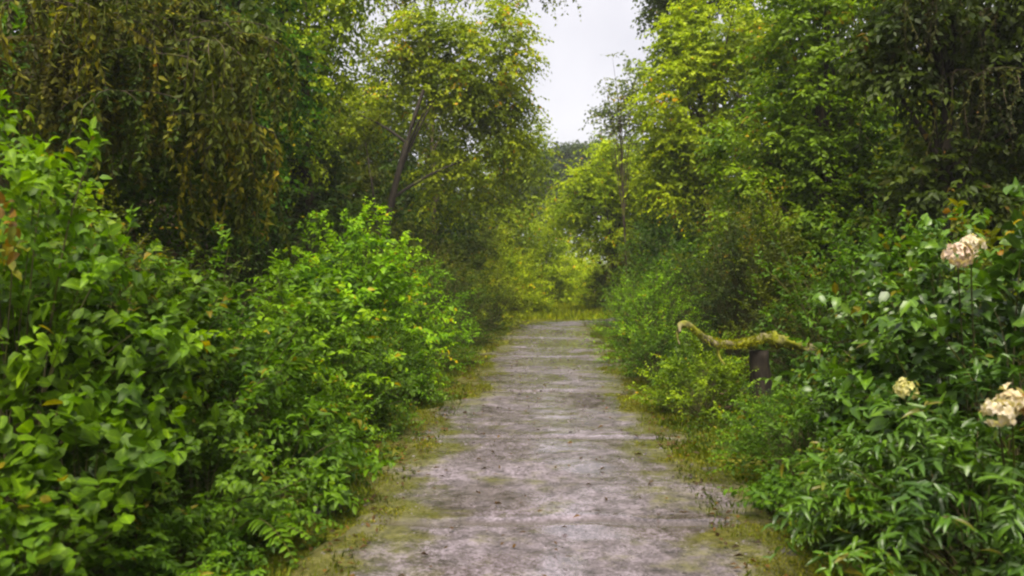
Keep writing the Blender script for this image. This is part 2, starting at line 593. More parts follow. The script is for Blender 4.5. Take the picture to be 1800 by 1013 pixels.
me = mesh_from('path', np.stack([PX, PY, pz + ground_h(PX, PY) * 0.4], -1).reshape(-1, 3), grid_faces(len(u_ax), len(s_ax)), path_material(),
               {'side': ('POINT', (side - 0.08 * wet).ravel()), 'wet': ('POINT', 0.35 * wet.ravel()), 'joint': ('POINT', joint.ravel())}, smooth=True, quads=True)
tag(link('path', me), kind='structure')

# ------------------------------------------------------------------ plants: shrubs
def shrub_meshes(key, h, r, shoots, per, n, L, W, tmpl, g, droop=0.2, mat=None, low=0.05, upright=0.0, tw=0.30, up=0.8, stem_r=0.007):
    lines, rad, tb, td, tl, tt = [], [], [], [], [], []
    for k in range(shoots):
        th = g.uniform(0, 2 * np.pi)
        ph = np.arcsin(np.clip(low + (1 - low) * g.random() ** (1.0 - 0.4 * upright), 0, 1))
        q = g.uniform(0.78, 1.12)
        e = np.array([r * np.cos(ph) * np.cos(th) * (1 - 0.3 * upright), r * np.cos(ph) * np.sin(th) * (1 - 0.3 * upright), 0.06 + h * np.sin(ph)]) * q
        b = np.array([g.normal(0, 0.10 * r), g.normal(0, 0.10 * r), -0.05])
        c = np.array([e[0] * 0.45, e[1] * 0.45, max(e[2] * 0.75, 0.15 * h)]) + g.normal(0, 0.05 * r, 3)
        P = bez(b, c, e, 8)
        lines.append(P)
        rad.append(np.linspace(stem_r, stem_r * 0.35, 8) * (0.6 + 0.7 * g.random()))
        t = g.uniform(0.4, 1.0, per) ** 0.8
        t[0] = 1.0
        idx = t * 7
        i0 = np.minimum(idx.astype(int), 6)
        f = (idx - i0)[:, None]
        bp = P[i0] * (1 - f) + P[i0 + 1] * f
        tg = unit(P[i0 + 1] - P[i0])
        outw = unit(bp * np.array([1, 1, 0.8]) + np.array([0, 0, 0.1]))
        dd = tg * 0.7 + outw * 0.4 + g.normal(0, 0.55, (per, 3)) + np.array([0, 0, 0.15 + 0.4 * upright])
        tb.append(bp); td.append(dd)
        tl.append(g.uniform(0.6, 1.2, per) * tw)
        # twigs at the shoot ends are paler than those further down
        tt.append(np.clip(g.normal(0.38, 0.15) + np.where(t > 0.93, 0.28, 0.0) + np.zeros(per), 0.05, 0.9))
    tb, td, tl, tt = map(np.concatenate, (tb, td, tl, tt))
    V, T, A = twig_leaves(tb, td, tl, n, L, W, tmpl, g, droop=droop, up=up, tone=tt)
    keep = None
    V[:, 2] = np.maximum(V[:, 2], 0.005 + 0.02 * g.random(len(V)))
    at_d = {'tone': ('FACE', A)}
    if len(tmpl[0]) > 4:
        at_d['rib'] = ('POINT', np.tile((abs(tmpl[0][:, 1]) < 0.01).astype(float), len(V) // len(tmpl[0])))
    fol = mesh_from(key + '_foliage', V, T, mat or M_LEAF, at_d, smooth=len(tmpl[0]) > 4)
    sv_, sq = tubes(lines, rad, 4)
    stm = mesh_from(key + '_stem', sv_, sq, M_STEM, smooth=True, quads=True)
    return fol, stm

G = np.random.default_rng(11)
KIND = {
    # key: (build args), unit shrubs are about the size they are used at, so that leaves keep their real size
    'broad':  dict(h=1.5, r=0.85, shoots=60, per=8, n=8, L=0.095, W=0.062, tmpl=LEAF8, droop=0.25),
    'lime':   dict(h=1.9, r=1.05, shoots=95, per=8, n=8, L=0.105, W=0.062, tmpl=LEAF8, droop=0.3, upright=0.05, tw=0.30),
    'glossy': dict(h=1.6, r=0.95, shoots=60, per=6, n=7, L=0.15, W=0.085, tmpl=LEAF8, droop=0.25, mat=M_GLOSSY, tw=0.30),
    'small':  dict(h=0.8, r=0.75, shoots=90, per=9, n=9, L=0.045, W=0.030, tmpl=LEAF4, droop=0.2, tw=0.22, stem_r=0.004),
    'narrow': dict(h=0.95, r=0.8, shoots=70, per=7, n=9, L=0.12, W=0.032, tmpl=LEAF8, droop=0.35, mat=M_GLOSSY, tw=0.30, stem_r=0.005),
    'big':    dict(h=0.9, r=0.6, shoots=30, per=4, n=5, L=0.125, W=0.10, tmpl=LEAFR, droop=0.2, low=0.5, tw=0.26, stem_r=0.006),
    'mid':    dict(h=2.2, r=1.3, shoots=110, per=8, n=8, L=0.075, W=0.045, tmpl=LEAF4, droop=0.25, tw=0.38, stem_r=0.010),
    'tall':   dict(h=2.6, r=0.8, shoots=110, per=9, n=9, L=0.06, W=0.030, tmpl=LEAF4, droop=0.3, upright=0.8, tw=0.30),
    'herb':   dict(h=0.5, r=0.55, shoots=50, per=6, n=7, L=0.065, W=0.036, tmpl=LEAF8, droop=0.3, tw=0.18, stem_r=0.003),
    'far':    dict(h=2.4, r=1.5, shoots=130, per=9, n=8, L=0.12, W=0.075, tmpl=LEAF4, droop=0.25, tw=0.5),
}
NVAR = {'broad': 4, 'lime': 2, 'glossy': 3, 'small': 3, 'narrow': 2, 'big': 2, 'mid': 4, 'tall': 2, 'herb': 3, 'far': 4}
PROTO, USED = {}, {}

def plant(kind, name, x, y, scale, color, label, cat='shrub', group=None, sink=0.03, rz=None):
    """the first plant of a kind is built; later ones copy it and its parts"""
    k = USED.get(kind, 0)
    USED[kind] = k + 1
    v = k % NVAR[kind]
    sx, sz = scale if isinstance(scale, tuple) else (scale, scale)
    z = gz(x, y) - sink
    if (kind, v) not in PROTO:
        a_ = dict(KIND[kind])
        a_['L'] *= (1.0, 0.74, 1.15, 0.85)[v]
        a_['W'] *= (1.0, 0.86, 0.98, 0.66)[v]
        a_['shoots'] = int(a_['shoots'] * (1.0, 1.4, 0.95, 1.45)[v])
        fol, stm = shrub_meshes(kind, g=G, **a_)
        r = root_empty(name)
        f = link('foliage', fol, r)
        s = link('stem', stm, r)
        PROTO[(kind, v)] = (r, f, s)
    else:
        r0, f0, s0 = PROTO[(kind, v)]
        r = r0.copy(); r.name = name; COL.objects.link(r)
        for key in ('label', 'category', 'group'):
            if key in r: del r[key]
        f = f0.copy(); COL.objects.link(f); f.parent = r
        s = s0.copy(); COL.objects.link(s); s.parent = r
    r.location = (x, y, z)
    r.rotation_euler = (G.normal(0, 0.05), G.normal(0, 0.05), G.uniform(0, 6.28) if rz is None else rz)
    r.scale = (sx, sx, sz)
    f.color = (*color, 1)
    tag(r, label, cat, group)
    return r

# colours of the leaves themselves
MIDG = (0.060, 0.124, 0.004)
DARKG = (0.042, 0.078, 0.004)
BLUEG = (0.05, 0.106, 0.006)
LIME = (0.175, 0.3, 0.003)
YELG = (0.175, 0.205, 0.004)
OLIVE = (0.092, 0.11, 0.004)
FRESH = (0.098, 0.18, 0.003)

def on(px, d):
    return (px - 900) / F * d

# ---- left side, from the camera outwards
EDGE = plant('broad', 'leafy_shrub', on(10, 4.6), 4.6, (1.0, 1.36), FRESH, 'tall bright green leafy shrub reaching highest at the left edge of the picture', group=None)
plant('big', 'large_leaved_plant', on(130, 4.0), 4.0, (0.75, 0.95), (0.065, 0.125, 0.002), 'low plant with very large rounded green leaves in the bottom left corner', 'plant')
plant('broad', 'leafy_shrub', on(115, 5.5), 5.5, (1.0, 1.1), (0.075, 0.130, 0.004), 'mid green shrub behind the large rounded leaves, below the tall left edge shrub')
plant('broad', 'leafy_shrub', on(255, 5.4), 5.4, (1.0, 0.98), (0.049, 0.095, 0.003), 'dark green shrub third in the row along the left of the path')
plant('broad', 'leafy_shrub', on(380, 6.3), 6.3, (1.0, 0.98), MIDG, 'mid green broad leaved shrub before the hanging vines, right of the third shrub')
plant('lime', 'leafy_shrub', on(520, 7.9), 7.9, (0.85, 0.72), FRESH, 'bright green shrub leaning toward the path just before the lime bush')
plant('lime', 'lime_bush', on(628, 10.4), 10.4, (0.95, 1.08), LIME, 'vivid lime green bush, the brightest, rising over the left side of the path', 'bush')
plant('lime', 'lime_bush', on(585, 9.7), 9.7, (0.95, 0.92), (0.120, 0.240, 0.004), 'lime bush slightly lower and left of the brightest one', 'bush')
plant('mid', 'leafy_shrub', on(728, 12.8), 12.8, (0.70, 0.70), (0.120, 0.240, 0.004), 'green bush by the path just past the brightest lime bush')
plant('mid', 'leafy_shrub', on(800, 16.8), 16.8, (0.75, 0.66), DARKG, 'dark green bush on the left near the end of the path')
plant('mid', 'leafy_shrub', on(868, 20.8), 20.8, (0.75, 0.70), YELG, 'yellow green bush at the far left end of the path')
plant('small', 'small_leaved_bush', on(690, 9.4), 9.4, (0.80, 1.05), (0.068, 0.130, 0.005), 'dark small leaved bush at the foot of the lime bush by the path')
plant('small', 'small_leaved_bush', on(600, 7.8), 7.8, (0.85, 1.15), (0.065, 0.125, 0.006), 'rounded small leaved bush on the left where the path edge turns mossy')
plant('herb', 'low_herb', on(470, 5.6), 5.6, (1.15, 1.3), MIDG, 'low green herb spilling to the left path edge below the leaning shrub', 'herb')
plant('herb', 'low_herb', on(360, 4.8), 4.8, (1.05, 1.2), (0.062, 0.120, 0.006), 'dark leafy herb at the lower left between big leaves and path', 'herb')
plant('herb', 'low_herb', on(300, 4.15), 4.15, (0.7, 0.6), MIDG, 'low herb at the bottom edge right of the large rounded leaves', 'herb')
plant('small', 'small_leaved_bush', on(520, 6.7), 6.7, (0.75, 0.95), FRESH, 'small leaved bush with pale tips between the herbs and the lime bushes')
plant('big', 'large_leaved_plant', on(40, 3.5), 3.5, (0.7, 0.65), (0.075, 0.145, 0.003), 'paler large leaved plant cut off by the bottom left corner', 'plant')
# second row up the left bank
plant('broad', 'leafy_shrub', on(-60, 6.0), 6.0, (1.2, 1.15), MIDG, 'shrub half cut off by the left edge, up the bank behind the tall one')
plant('mid', 'leafy_shrub', on(130, 7.4), 7.4, (0.85, 0.62), OLIVE, 'olive green shrub on the left bank under the hanging vines')
plant('mid', 'leafy_shrub', on(330, 8.6), 8.6, (0.85, 0.66), (0.060, 0.090, 0.012), 'dull green shrub at the foot of the vine curtain')
plant('mid', 'leafy_shrub', on(460, 11.0), 11.0, (0.8, 0.85), DARKG, 'dark shrub in the shade between the vines and the lime bush')
plant('mid', 'leafy_shrub', on(600, 14.5), 14.5, (0.95, 0.9), DARKG, 'dark shrub behind the lime bush under the leaning trunk')
plant('mid', 'leafy_shrub', on(730, 18.5), 18.5, (1.0, 1.05), OLIVE, 'olive shrub under the crown of the leaning tree')
plant('far', 'far_bush', on(800, 24.5), 24.5, (0.85, 0.85), (0.070, 0.100, 0.010), 'dusky bush between leaning tree and yellow end bush')

# ---- right side
plant('narrow', 'narrow_leaved_shrub', on(1745, 4.1), 4.1, (0.95, 0.85), BLUEG, 'glossy dark shrub with narrow drooping leaves in the bottom right corner')
plant('narrow', 'narrow_leaved_shrub', on(1615, 4.6), 4.6, (0.66, 0.62), (0.057, 0.110, 0.007), 'smaller narrow leaved shrub beside the mossy right edge of the path')
HYD1 = plant('glossy', 'hydrangea_shrub', on(1810, 4.7), 4.7, (0.9, 1.02), BLUEG, 'hydrangea cut by the right edge with a ragged cream flower low down', rz=0.0)
HYD2 = plant('glossy', 'hydrangea_shrub', on(1700, 5.6), 5.6, (0.85, 0.98), BLUEG, 'hydrangea carrying the large pinkish cream flower head high up', rz=0.0)
HYD3 = plant('glossy', 'hydrangea_shrub', on(1590, 6.2), 6.2, (0.70, 0.88), (0.057, 0.110, 0.009), 'hydrangea with one small round yellowish flower head', rz=0.0)
plant('small', 'small_leaved_bush', on(1435, 6.0), 6.0, (0.85, 0.82), (0.081, 0.155, 0.006), 'bright small leaved bush in front of the hydrangeas by the path')
plant('small', 'small_leaved_bush', on(1365, 7.2), 7.2, (0.55, 0.62), (0.070, 0.140, 0.010), 'low small leaved bush below the dark stump')
plant('small', 'small_leaved_bush', on(1235, 8.7), 8.7, (0.85, 0.88), (0.160, 0.235, 0.005), 'yellow green mound of small leaves below the fallen branch', group=None)
plant('herb', 'low_herb', on(1460, 5.0), 5.0, (0.9, 0.75), MIDG, 'low herb on the right verge before the bright small leaved bush', 'herb')
plant('mid', 'leafy_shrub', on(1150, 13.2), 13.2, (0.62, 0.66), (0.150, 0.270, 0.004), 'fresh green bush on the right edge of the path beyond the fallen branch')
plant('small', 'small_leaved_bush', on(1150, 11.2), 11.2, (0.75, 0.9), (0.062, 0.120, 0.005), 'dark low bush left of the end of the fallen branch')
plant('mid', 'leafy_shrub', on(1240, 14.6), 14.6, (0.85, 0.9), DARKG, 'dark shrub behind the fallen branch')
plant('tall', 'column_shrub', on(1390, 10.2), 10.2, (0.95, 0.86), OLIVE, 'upright olive shrub like a column right of the fallen branch')
plant('tall', 'column_shrub', on(1300, 11.4), 11.4, (0.95, 0.88), (0.045, 0.070, 0.012), 'dark upright shrub just above the middle of the fallen branch')
plant('mid', 'leafy_shrub', on(1490, 8.8), 8.8, (0.75, 0.85), MIDG, 'dark shrub in the gap between column shrub and hydrangeas')
plant('broad', 'leafy_shrub', on(1600, 7.4), 7.4, (1.0, 1.2), MIDG, 'green shrub behind the hydrangeas below the hanging vines')
plant('broad', 'leafy_shrub', on(1780, 6.6), 6.6, (1.0, 1.25), OLIVE, 'dark shrub at the right edge behind the hydrangeas')
plant('mid', 'leafy_shrub', on(1110, 17.0), 17.0, (0.60, 0.62), (0.120, 0.210, 0.005), 'green bush beside the dark stone at the bend')
plant('mid', 'leafy_shrub', on(1190, 18.5), 18.5, (0.9, 0.95), MIDG, 'shrub under the yellow green tree on the right of the bend')

# ---- beyond the bend
FAR = [
    (900, 27.5, (0.8, 0.8), (0.338, 0.417, 0.004), 'yellow green bush left of the grass at the path end'),
    (960, 34.0, (1.0, 1.10), (0.350, 0.432, 0.008), 'yellowest bush straight beyond the end of the path'),
    (1020, 37.0, (1.0, 0.85), (0.325, 0.403, 0.008), 'bush beyond the grass, right of the yellowest bush'),
    (905, 36.0, (1.2, 1.5), (0.314, 0.388, 0.008), 'taller bush behind the yellow bush at path end'),
    (1060, 31.0, (0.7, 0.75), (0.362, 0.447, 0.008), 'yellowish bush at the foot of the far right trunk'),
    (1130, 29.0, (1.1, 1.1), OLIVE, 'olive bush behind the bend on the right'),
    (850, 31.0, (1.2, 1.35), (0.229, 0.283, 0.006), 'green bush behind the far left end of the path'),
    (985, 45.0, (1.6, 1.9), (0.289, 0.357, 0.016), 'broad pale bush farthest off in the gap'),
    (1200, 25.0, (1.2, 1.3), DARKG, 'dark bush below the right tree crowns past the bend'),
]
for px, d, sc, col, lab in FAR:
    plant('far', 'far_bush', on(px, d), d, sc, col, lab, 'bush')

# tall understorey that closes the view between the trunks
UNDER = [
    (200, 13.0, (1.2, 1.3), OLIVE, 'tall olive understorey bush behind the vine curtain'),
    (20, 9.5, (1.1, 1.2), MIDG, 'tall bush on the left bank behind the left edge shrubs'),
    (470, 17.5, (1.2, 1.3), DARKG, 'dark understorey bush behind the dense dark tree'),
    (560, 20.5, (1.2, 1.5), OLIVE, 'understorey bush left of the leaning trunk'),
    (690, 25.0, (1.3, 1.6), DARKG, 'dark understorey bush behind the foot of the leaning trunk'),
    (770, 28.5, (1.3, 1.7), OLIVE, 'olive understorey bush below the arching crown'),
    (1150, 32.0, (1.3, 1.6), YELG, 'yellowish understorey bush right of the far short trunk'),
    (1260, 21.0, (1.3, 1.4), MIDG, 'green understorey bush under the big yellow green tree'),
    (1200, 27.0, (1.2, 2.0), (0.10, 0.13, 0.006), 'tall bush between the far trunk and the big yellow green tree'),
    (1380, 16.5, (1.25, 1.35), OLIVE, 'olive understorey bush behind the column shrubs'),
    (1500, 14.0, (1.1, 1.2), DARKG, 'dark understorey bush beneath the dappled tree'),
    (1620, 12.0, (1.1, 1.2), DARKG, 'dark understorey bush below the hanging strands'),
    (1780, 11.0, (1.1, 1.3), OLIVE, 'olive understorey bush at the right edge under the dark tree'),
    (330, 23.0, (1.5, 1.6), DARKG, 'dark bush farther back up the left bank'),
    (1480, 24.0, (1.6, 1.8), DARKG, 'dark bush farther back up the right bank'),
]
for px, d, sc, col, lab in UNDER:
    plant('far', 'understorey_bush', on(px, d), d, sc, col, lab, 'bush')

# dead stems left standing in the gap at the lower left
def dead_stems(x, y, h, r, label, seed):
    g = np.random.default_rng(500 + seed)
    lines, rad = [], []
    for k in range(14):
        e = np.array([g.normal(0, r), g.normal(0, r), h * g.uniform(0.4, 1.0)])
        lines.append(bez(np.array([0, 0, -0.03]), np.array([e[0] * 0.2 + g.normal(0, 0.05), e[1] * 0.2, e[2] * 0.8]), e, 8))
        rad.append(np.linspace(0.006, 0.002, 8))
    v, q = tubes(lines, rad, 5)
    P = np.concatenate([l[3:] for l in lines])
    P = P[g.integers(0, len(P), 130)]
    V, T, A = leaf_arrays(P, g.normal(0, 1, P.shape) + np.array([0, 0, -0.8]), g.normal(0, 1, P.shape), g.uniform(0.03, 0.07, len(P)), g.uniform(0.015, 0.03, len(P)), LEAF8, g)
    r_ = root_empty('dead_plant', (x, y, gz(x, y)))
    link('stem', mesh_from('stem', v, q, M_BARK, smooth=True, quads=True), r_)
    link('foliage', mesh_from('foliage', V, T, M_DRY, {'tone': ('FACE', A)}), r_, (0.085, 0.050, 0.020))
    tag(r_, label, 'dead plant')
dead_stems(on(190, 4.5), 4.5, 0.55, 0.16, 'withered brown plant in the gap under the large leaved plant at the lower left', 1)
dead_stems(on(480, 7.0), 7.0, 0.7, 0.18, 'withered brown plant under the leaning shrub in the middle of the left hedge', 2)
dead_stems(on(1740, 5.0), 5.0, 0.9, 0.2, 'withered brown plant between the hydrangeas at the right', 3)

# ferns among the herbs
def fern(x, y, size, color, label, seed):
    g = np.random.default_rng(300 + seed)
    r = root_empty('fern', (x, y, gz(x, y) - 0.02))
    m = 15
    th = np.arange(m) * 2 * np.pi / m + g.normal(0, 0.2, m)
    lines, rad, parts = [], [], []
    for a in th:
        ln = size * g.uniform(0.7, 1.1)
        out_ = np.array([np.cos(a), np.sin(a), 0])
        P = bez(np.zeros(3), out_ * ln * 0.35 + np.array([0, 0, ln * g.uniform(0.5, 0.8)]), out_ * ln * 0.95 + np.array([0, 0, ln * g.uniform(0.1, 0.4)]), 24)
        lines.append(P)
        rad.append(np.linspace(0.004, 0.0012, 24))
        tan = unit(np.gradient(P, axis=0))
        sd_ = unit(np.cross(tan, np.array([0, 0, 1.0])))
        w = np.sin(np.linspace(0.25, 1, 24) * np.pi * 0.93) * size * 0.24
        for sg in (-1, 1):
            parts.append(leaf_arrays(P[2:], (sd_ * sg + tan * 0.35)[2:] + g.normal(0, 0.08, (22, 3)), np.cross(sd_, tan)[2:] + g.normal(0, 0.1, (22, 3)), w[2:], size * 0.042, LEAF8, g))
    v, q = tubes(lines, rad, 4)
    link('stem', mesh_from('stem', v, q, M_STEM, smooth=True, quads=True), r)
    V, T, A = cat_leaves(parts)
    link('foliage', mesh_from('foliage', V, T, M_LEAF, {'tone': ('FACE', A)}), r, color)
    tag(r, label, 'fern')
fern(on(400, 4.6), 4.6, 0.55, (0.083, 0.160, 0.003), 'fern arching out near the lower left path edge', 1)
fern(on(545, 6.2), 6.2, 0.50, (0.073, 0.140, 0.003), 'fern by the mossy left path edge below the small leaved bushes', 2)
fern(on(250, 3.9), 3.9, 0.36, (0.099, 0.190, 0.003), 'fern beside the large leaved plant at the bottom left', 3)
fern(on(1500, 4.75), 4.75, 0.42, (0.083, 0.160, 0.003), 'fern on the right verge in front of the narrow leaved shrubs', 4)

# ------------------------------------------------------------------ hydrangea flower heads (parts of their shrubs)
def flower_mesh(name, r, n, g, ragged=0.1):
    V, T, A, off = [], [], [], 0
    d = unit(g.normal(0, 1, (n, 3)) + np.array([0, 0, 0.35]))
    rr = r * (1 - ragged * g.random(n))
    C = d * rr[:, None]
    C[:, 2] *= 0.75
    parts = []
    for k in range(4):
        ref = unit(np.cross(d, np.array([0.3, 0.2, 1.0])) + 1e-6)
        b2 = np.cross(d, ref)
        a = k * np.pi / 2 + g.uniform(0, 6.28, n) * 0 + (np.arange(n) * 0.7)
        pd = ref * np.cos(a)[:, None] + b2 * np.sin(a)[:, None] + d * g.uniform(0.0, 0.9, (n, 1))
        parts.append(leaf_arrays(C, pd, d + g.normal(0, 0.15, d.shape), r * 0.34 * g.uniform(0.75, 1.1, n), r * 0.30, LEAF8, g,
                                 np.clip(g.normal(0.5, 0.2, n), 0, 0.97)))
    V, T, A = cat_leaves(parts)
    return mesh_from(name, V, T, M_PETAL, {'tone': ('FACE', A)}, smooth=True)

def flower(shrub, px, py, d, r, n, col, label, ragged=0.38):
    w = Vector(at(px, py, d))
    bpy.context.view_layer.update()
    loc = shrub.matrix_world.inverted() @ w
    f = link('flower_head', flower_mesh('flower_head', r, n, G, ragged), shrub, col)
    f.location = loc
    f['label'] = label
    base = np.array([loc.x * 0.55, loc.y * 0.55, 0.1])
    P = bez(base, np.array([loc.x * 0.8, loc.y * 0.8, loc.z * 0.8]), np.array([loc.x, loc.y, loc.z - r * 0.4]), 8)
    v, q = tubes([P], [np.linspace(0.007, 0.004, 8)], 5)
    link('flower_stalk', mesh_from('flower_stalk', v, q, M_STEM, smooth=True, quads=True), shrub)
    return f

CREAM, PINKC, YELC = (0.62, 0.55, 0.46), (0.64, 0.51, 0.47), (0.55, 0.52, 0.24)
flower(HYD2, 1682, 450, 4.5, 0.088, 48, PINKC, 'large pinkish cream flower head')
flower(HYD2, 1706, 432, 4.52, 0.078, 40, CREAM, 'cream half of the double flower head')
flower(HYD3, 1595, 686, 4.35, 0.080, 46, YELC, 'small round yellowish flower head')
flower(HYD1, 1757, 728, 3.6, 0.082, 46, CREAM, 'ragged cream flower head', 0.5)
flower(HYD1, 1780, 705, 3.65, 0.078, 42, (0.60, 0.52, 0.38), 'thin cream flower head', 0.5)
flower(HYD1, 1806, 712, 3.65, 0.05, 26, (0.36, 0.19, 0.06), 'orange brown fading flower head', 0.3)

# a spray of orange leaves on the tall left edge shrub, a yellow leaf spray on the right, a bare twig
def leaf_spray(shrub, px, py, d, r, n, col, L, W, label):
    bpy.context.view_layer.update()
    loc = shrub.matrix_world.inverted() @ Vector(at(px, py, d))
    c = np.array(loc) + G.normal(0, r, (n, 3)) * np.array([1, 1, 1.3])
    V, T, A = leaf_arrays(c, G.normal(0, 1, (n, 3)) + np.array([0, 0, -0.4]), G.normal(0, 0.6, (n, 3)) + np.array([0.3, -0.6, 0.8]), L * G.uniform(0.7, 1.2, n), W, LEAF8, G)
    f = link('turning_leaves', mesh_from('turning_leaves', V, T, M_LEAF, {'tone': ('FACE', A)}, smooth=True), shrub, col)
    f['label'] = label
leaf_spray(EDGE, 8, 385, 3.9, 0.06, 20, (0.22, 0.11, 0.012), 0.06, 0.036, 'spray of orange turning leaves')
leaf_spray(EDGE, 10, 440, 3.9, 0.06, 16, (0.20, 0.20, 0.01), 0.06, 0.036, 'spray of yellow turning leaves')
leaf_spray(HYD1, 1796, 385, 4.2, 0.03, 5, (0.26, 0.19, 0.01), 0.06, 0.036, 'spray of yellow turning leaves')

# ------------------------------------------------------------------ trees
def tree(name, base, blobs, label, color, d, L=0.09, W=0.05, clusters=70, twigs=9, n=9, rc=0.6, droop=0.3, trunk_r=0.14,
         bark=None, cat='tree', group=None, lean=None, flat=0.6, limbs=14, mat=None, tmpl=LEAF4, seed=0, trunk_top=None, yr=0.8):
    """base (x, y) on the ground; blobs = crown masses given as (px, py, rx, ry, weight) at depth d"""
    g = np.random.default_rng(1000 + seed)
    L, W, clusters = L * 1.4, W * 1.6, int(clusters * 1.9)
    bx, by = base
    bz = gz(bx, by) - 0.1
    O = np.array([bx, by, bz])
    cs, ws, rs = [], [], []
    for (px, py, rx, ry, w) in blobs:
        cs.append(at(px, py, d) - O)
        rs.append(np.array([rx / F * d, min(rx, ry * 1.2) / F * d * yr, ry / F * d]))
        ws.append(w)
    ws = np.array(ws) / sum(ws)
    cs, rs = np.array(cs), np.array(rs)
    which = g.choice(len(blobs), clusters, p=ws)
    u = unit(g.normal(0, 1, (clusters, 3))) * (g.random((clusters, 1)) ** 0.42)
    P = cs[which] + u * rs[which]
    P[:, 2] = np.maximum(P[:, 2], 0.5)
    # trunk
    top = (cs * ws[:, None]).sum(0) if trunk_top is None else np.array(at(*trunk_top)) - O
    mid = top * 0.5 + np.array([g.normal(0, 0.05), g.normal(0, 0.05), 0]) * top[2] if lean is None else np.array(at(*lean)) - O
    trunk = bez(np.zeros(3), mid, top, 14)
    lines, rad = [trunk], [np.linspace(trunk_r, trunk_r * 0.3, 14) * np.concatenate([[1.5, 1.15], np.ones(12)])]
    for k in g.choice(clusters, min(limbs, clusters), replace=False):
        t = g.uniform(0.35, 0.95)
        i = int(t * 13)
        s = trunk[i]
        c = s * 0.5 + P[k] * 0.5 + np.array([0, 0, 0.12 * np.linalg.norm(P[k] - s)])
        lines.append(bez(s, c, P[k], 9))
        rad.append(np.linspace(trunk_r * 0.30, trunk_r * 0.06, 9))
    v, q = tubes(lines, rad, 7)
    r = root_empty(name, tuple(O))
    link('trunk', mesh_from('trunk', v, q, bark or M_BARK, smooth=True, quads=True), r)
    # crown
    ctone = np.clip(g.normal(0.48, 0.2, clusters), 0.05, 0.88)
    tb = np.repeat(P, twigs, 0)
    dd = unit(g.normal(0, 1, tb.shape) * np.array([1, 1, flat]) + np.repeat(unit(u), twigs, 0) * 0.5 + np.array([0, 0, 0.1]))
    tl = g.uniform(0.6, 1.25, len(tb)) * rc
    V, T, A = twig_leaves(tb + g.normal(0, 0.12 * rc, tb.shape), dd, tl, n, L, W, tmpl, g, droop=droop, tone=np.repeat(ctone, twigs))
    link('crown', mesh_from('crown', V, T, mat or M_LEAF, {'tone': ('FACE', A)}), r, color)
    tag(r, label, cat, group)
    return r

# left bank
tree('vine_hung_tree', (on(120, 10.5), 10.5), [(200, -60, 330, 150, 3), (60, 60, 110, 130, 1.4), (330, 90, 130, 130, 1.5), (240, 190, 150, 120, 2.0), (380, 300, 80, 100, 1)],
     'dark broad tree on the left bank draped with hanging brown vines', (0.099, 0.139, 0.007), 10.5, L=0.085, W=0.045, clusters=150, twigs=9, n=8, rc=0.5, trunk_r=0.2, droop=0.8, seed=1)
tree('evergreen_tree', (on(430, 14), 14), [(430, 120, 100, 220, 2), (400, 330, 80, 110, 1), (430, -120, 140, 120, 1)],
     'dark green dense tree right of the hanging vines', (0.070, 0.168, 0.008), 14, clusters=140, twigs=9, n=9, rc=0.5, seed=2, bark=M_DARKBARK)
tree('yellow_green_tree', (on(545, 17), 17), [(530, 70, 95, 130, 2), (500, 210, 70, 130, 1.2), (575, -80, 120, 110, 1)],
     'yellow green tree with drooping sprays right of the dark dense tree', (0.287, 0.361, 0.004), 17, clusters=120, twigs=9, n=9, rc=0.55, droop=0.55, seed=3)
tree('leaning_tree', (on(652, 18.3), 18.3), [(840, 110, 115, 110, 2.6), (725, 80, 65, 55, 1.1), (770, 180, 150, 70, 1.7), (600, 220, 80, 60, 0.8), (880, 230, 70, 80, 1.0), (800, 320, 70, 50, 0.5)],
     'tree with a slender dark trunk leaning right under an arching crown', (0.226, 0.274, 0.005), 21, L=0.09, W=0.05, clusters=225, twigs=9, n=9, rc=0.62, droop=0.4, bark=M_DARKBARK, trunk_r=0.12, limbs=6,
     lean=(672, 370, 18.4), trunk_top=(745, 160, 19.8), seed=4)
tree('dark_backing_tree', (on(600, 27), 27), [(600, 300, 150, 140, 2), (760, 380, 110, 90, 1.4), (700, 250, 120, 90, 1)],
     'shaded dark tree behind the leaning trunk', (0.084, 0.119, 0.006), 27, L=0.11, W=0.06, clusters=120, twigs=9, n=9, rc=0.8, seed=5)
tree('tall_overhanging_tree', (on(770, 25), 25), [(690, -55, 150, 62, 2.2), (860, -60, 150, 72, 1.8), (960, -45, 60, 48, 0.6), (600, -110, 120, 110, 1)],
     'tall tree whose topmost foliage hangs in from the top edge beside the sky gap', (0.265, 0.303, 0.006), 25, L=0.10, W=0.055, clusters=120, twigs=9, n=9, rc=0.7, seed=6, limbs=7, trunk_r=0.1)
tree('round_far_tree', (on(880, 33), 33), [(880, 330, 80, 90, 2), (915, 270, 48, 55, 0.7), (850, 420, 80, 60, 1)],
     'green far tree left of the sky gap beyond the leaning tree', (0.195, 0.256, 0.010), 33, L=0.12, W=0.07, clusters=110, twigs=9, n=8, rc=0.8, seed=7)
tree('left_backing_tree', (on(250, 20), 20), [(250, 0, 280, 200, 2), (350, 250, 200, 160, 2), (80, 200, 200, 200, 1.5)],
     'dark tree higher on the left bank behind the vines', (0.071, 0.119, 0.006), 20, L=0.12, W=0.065, clusters=170, twigs=9, n=9, rc=0.9, seed=8, bark=M_DARKBARK)
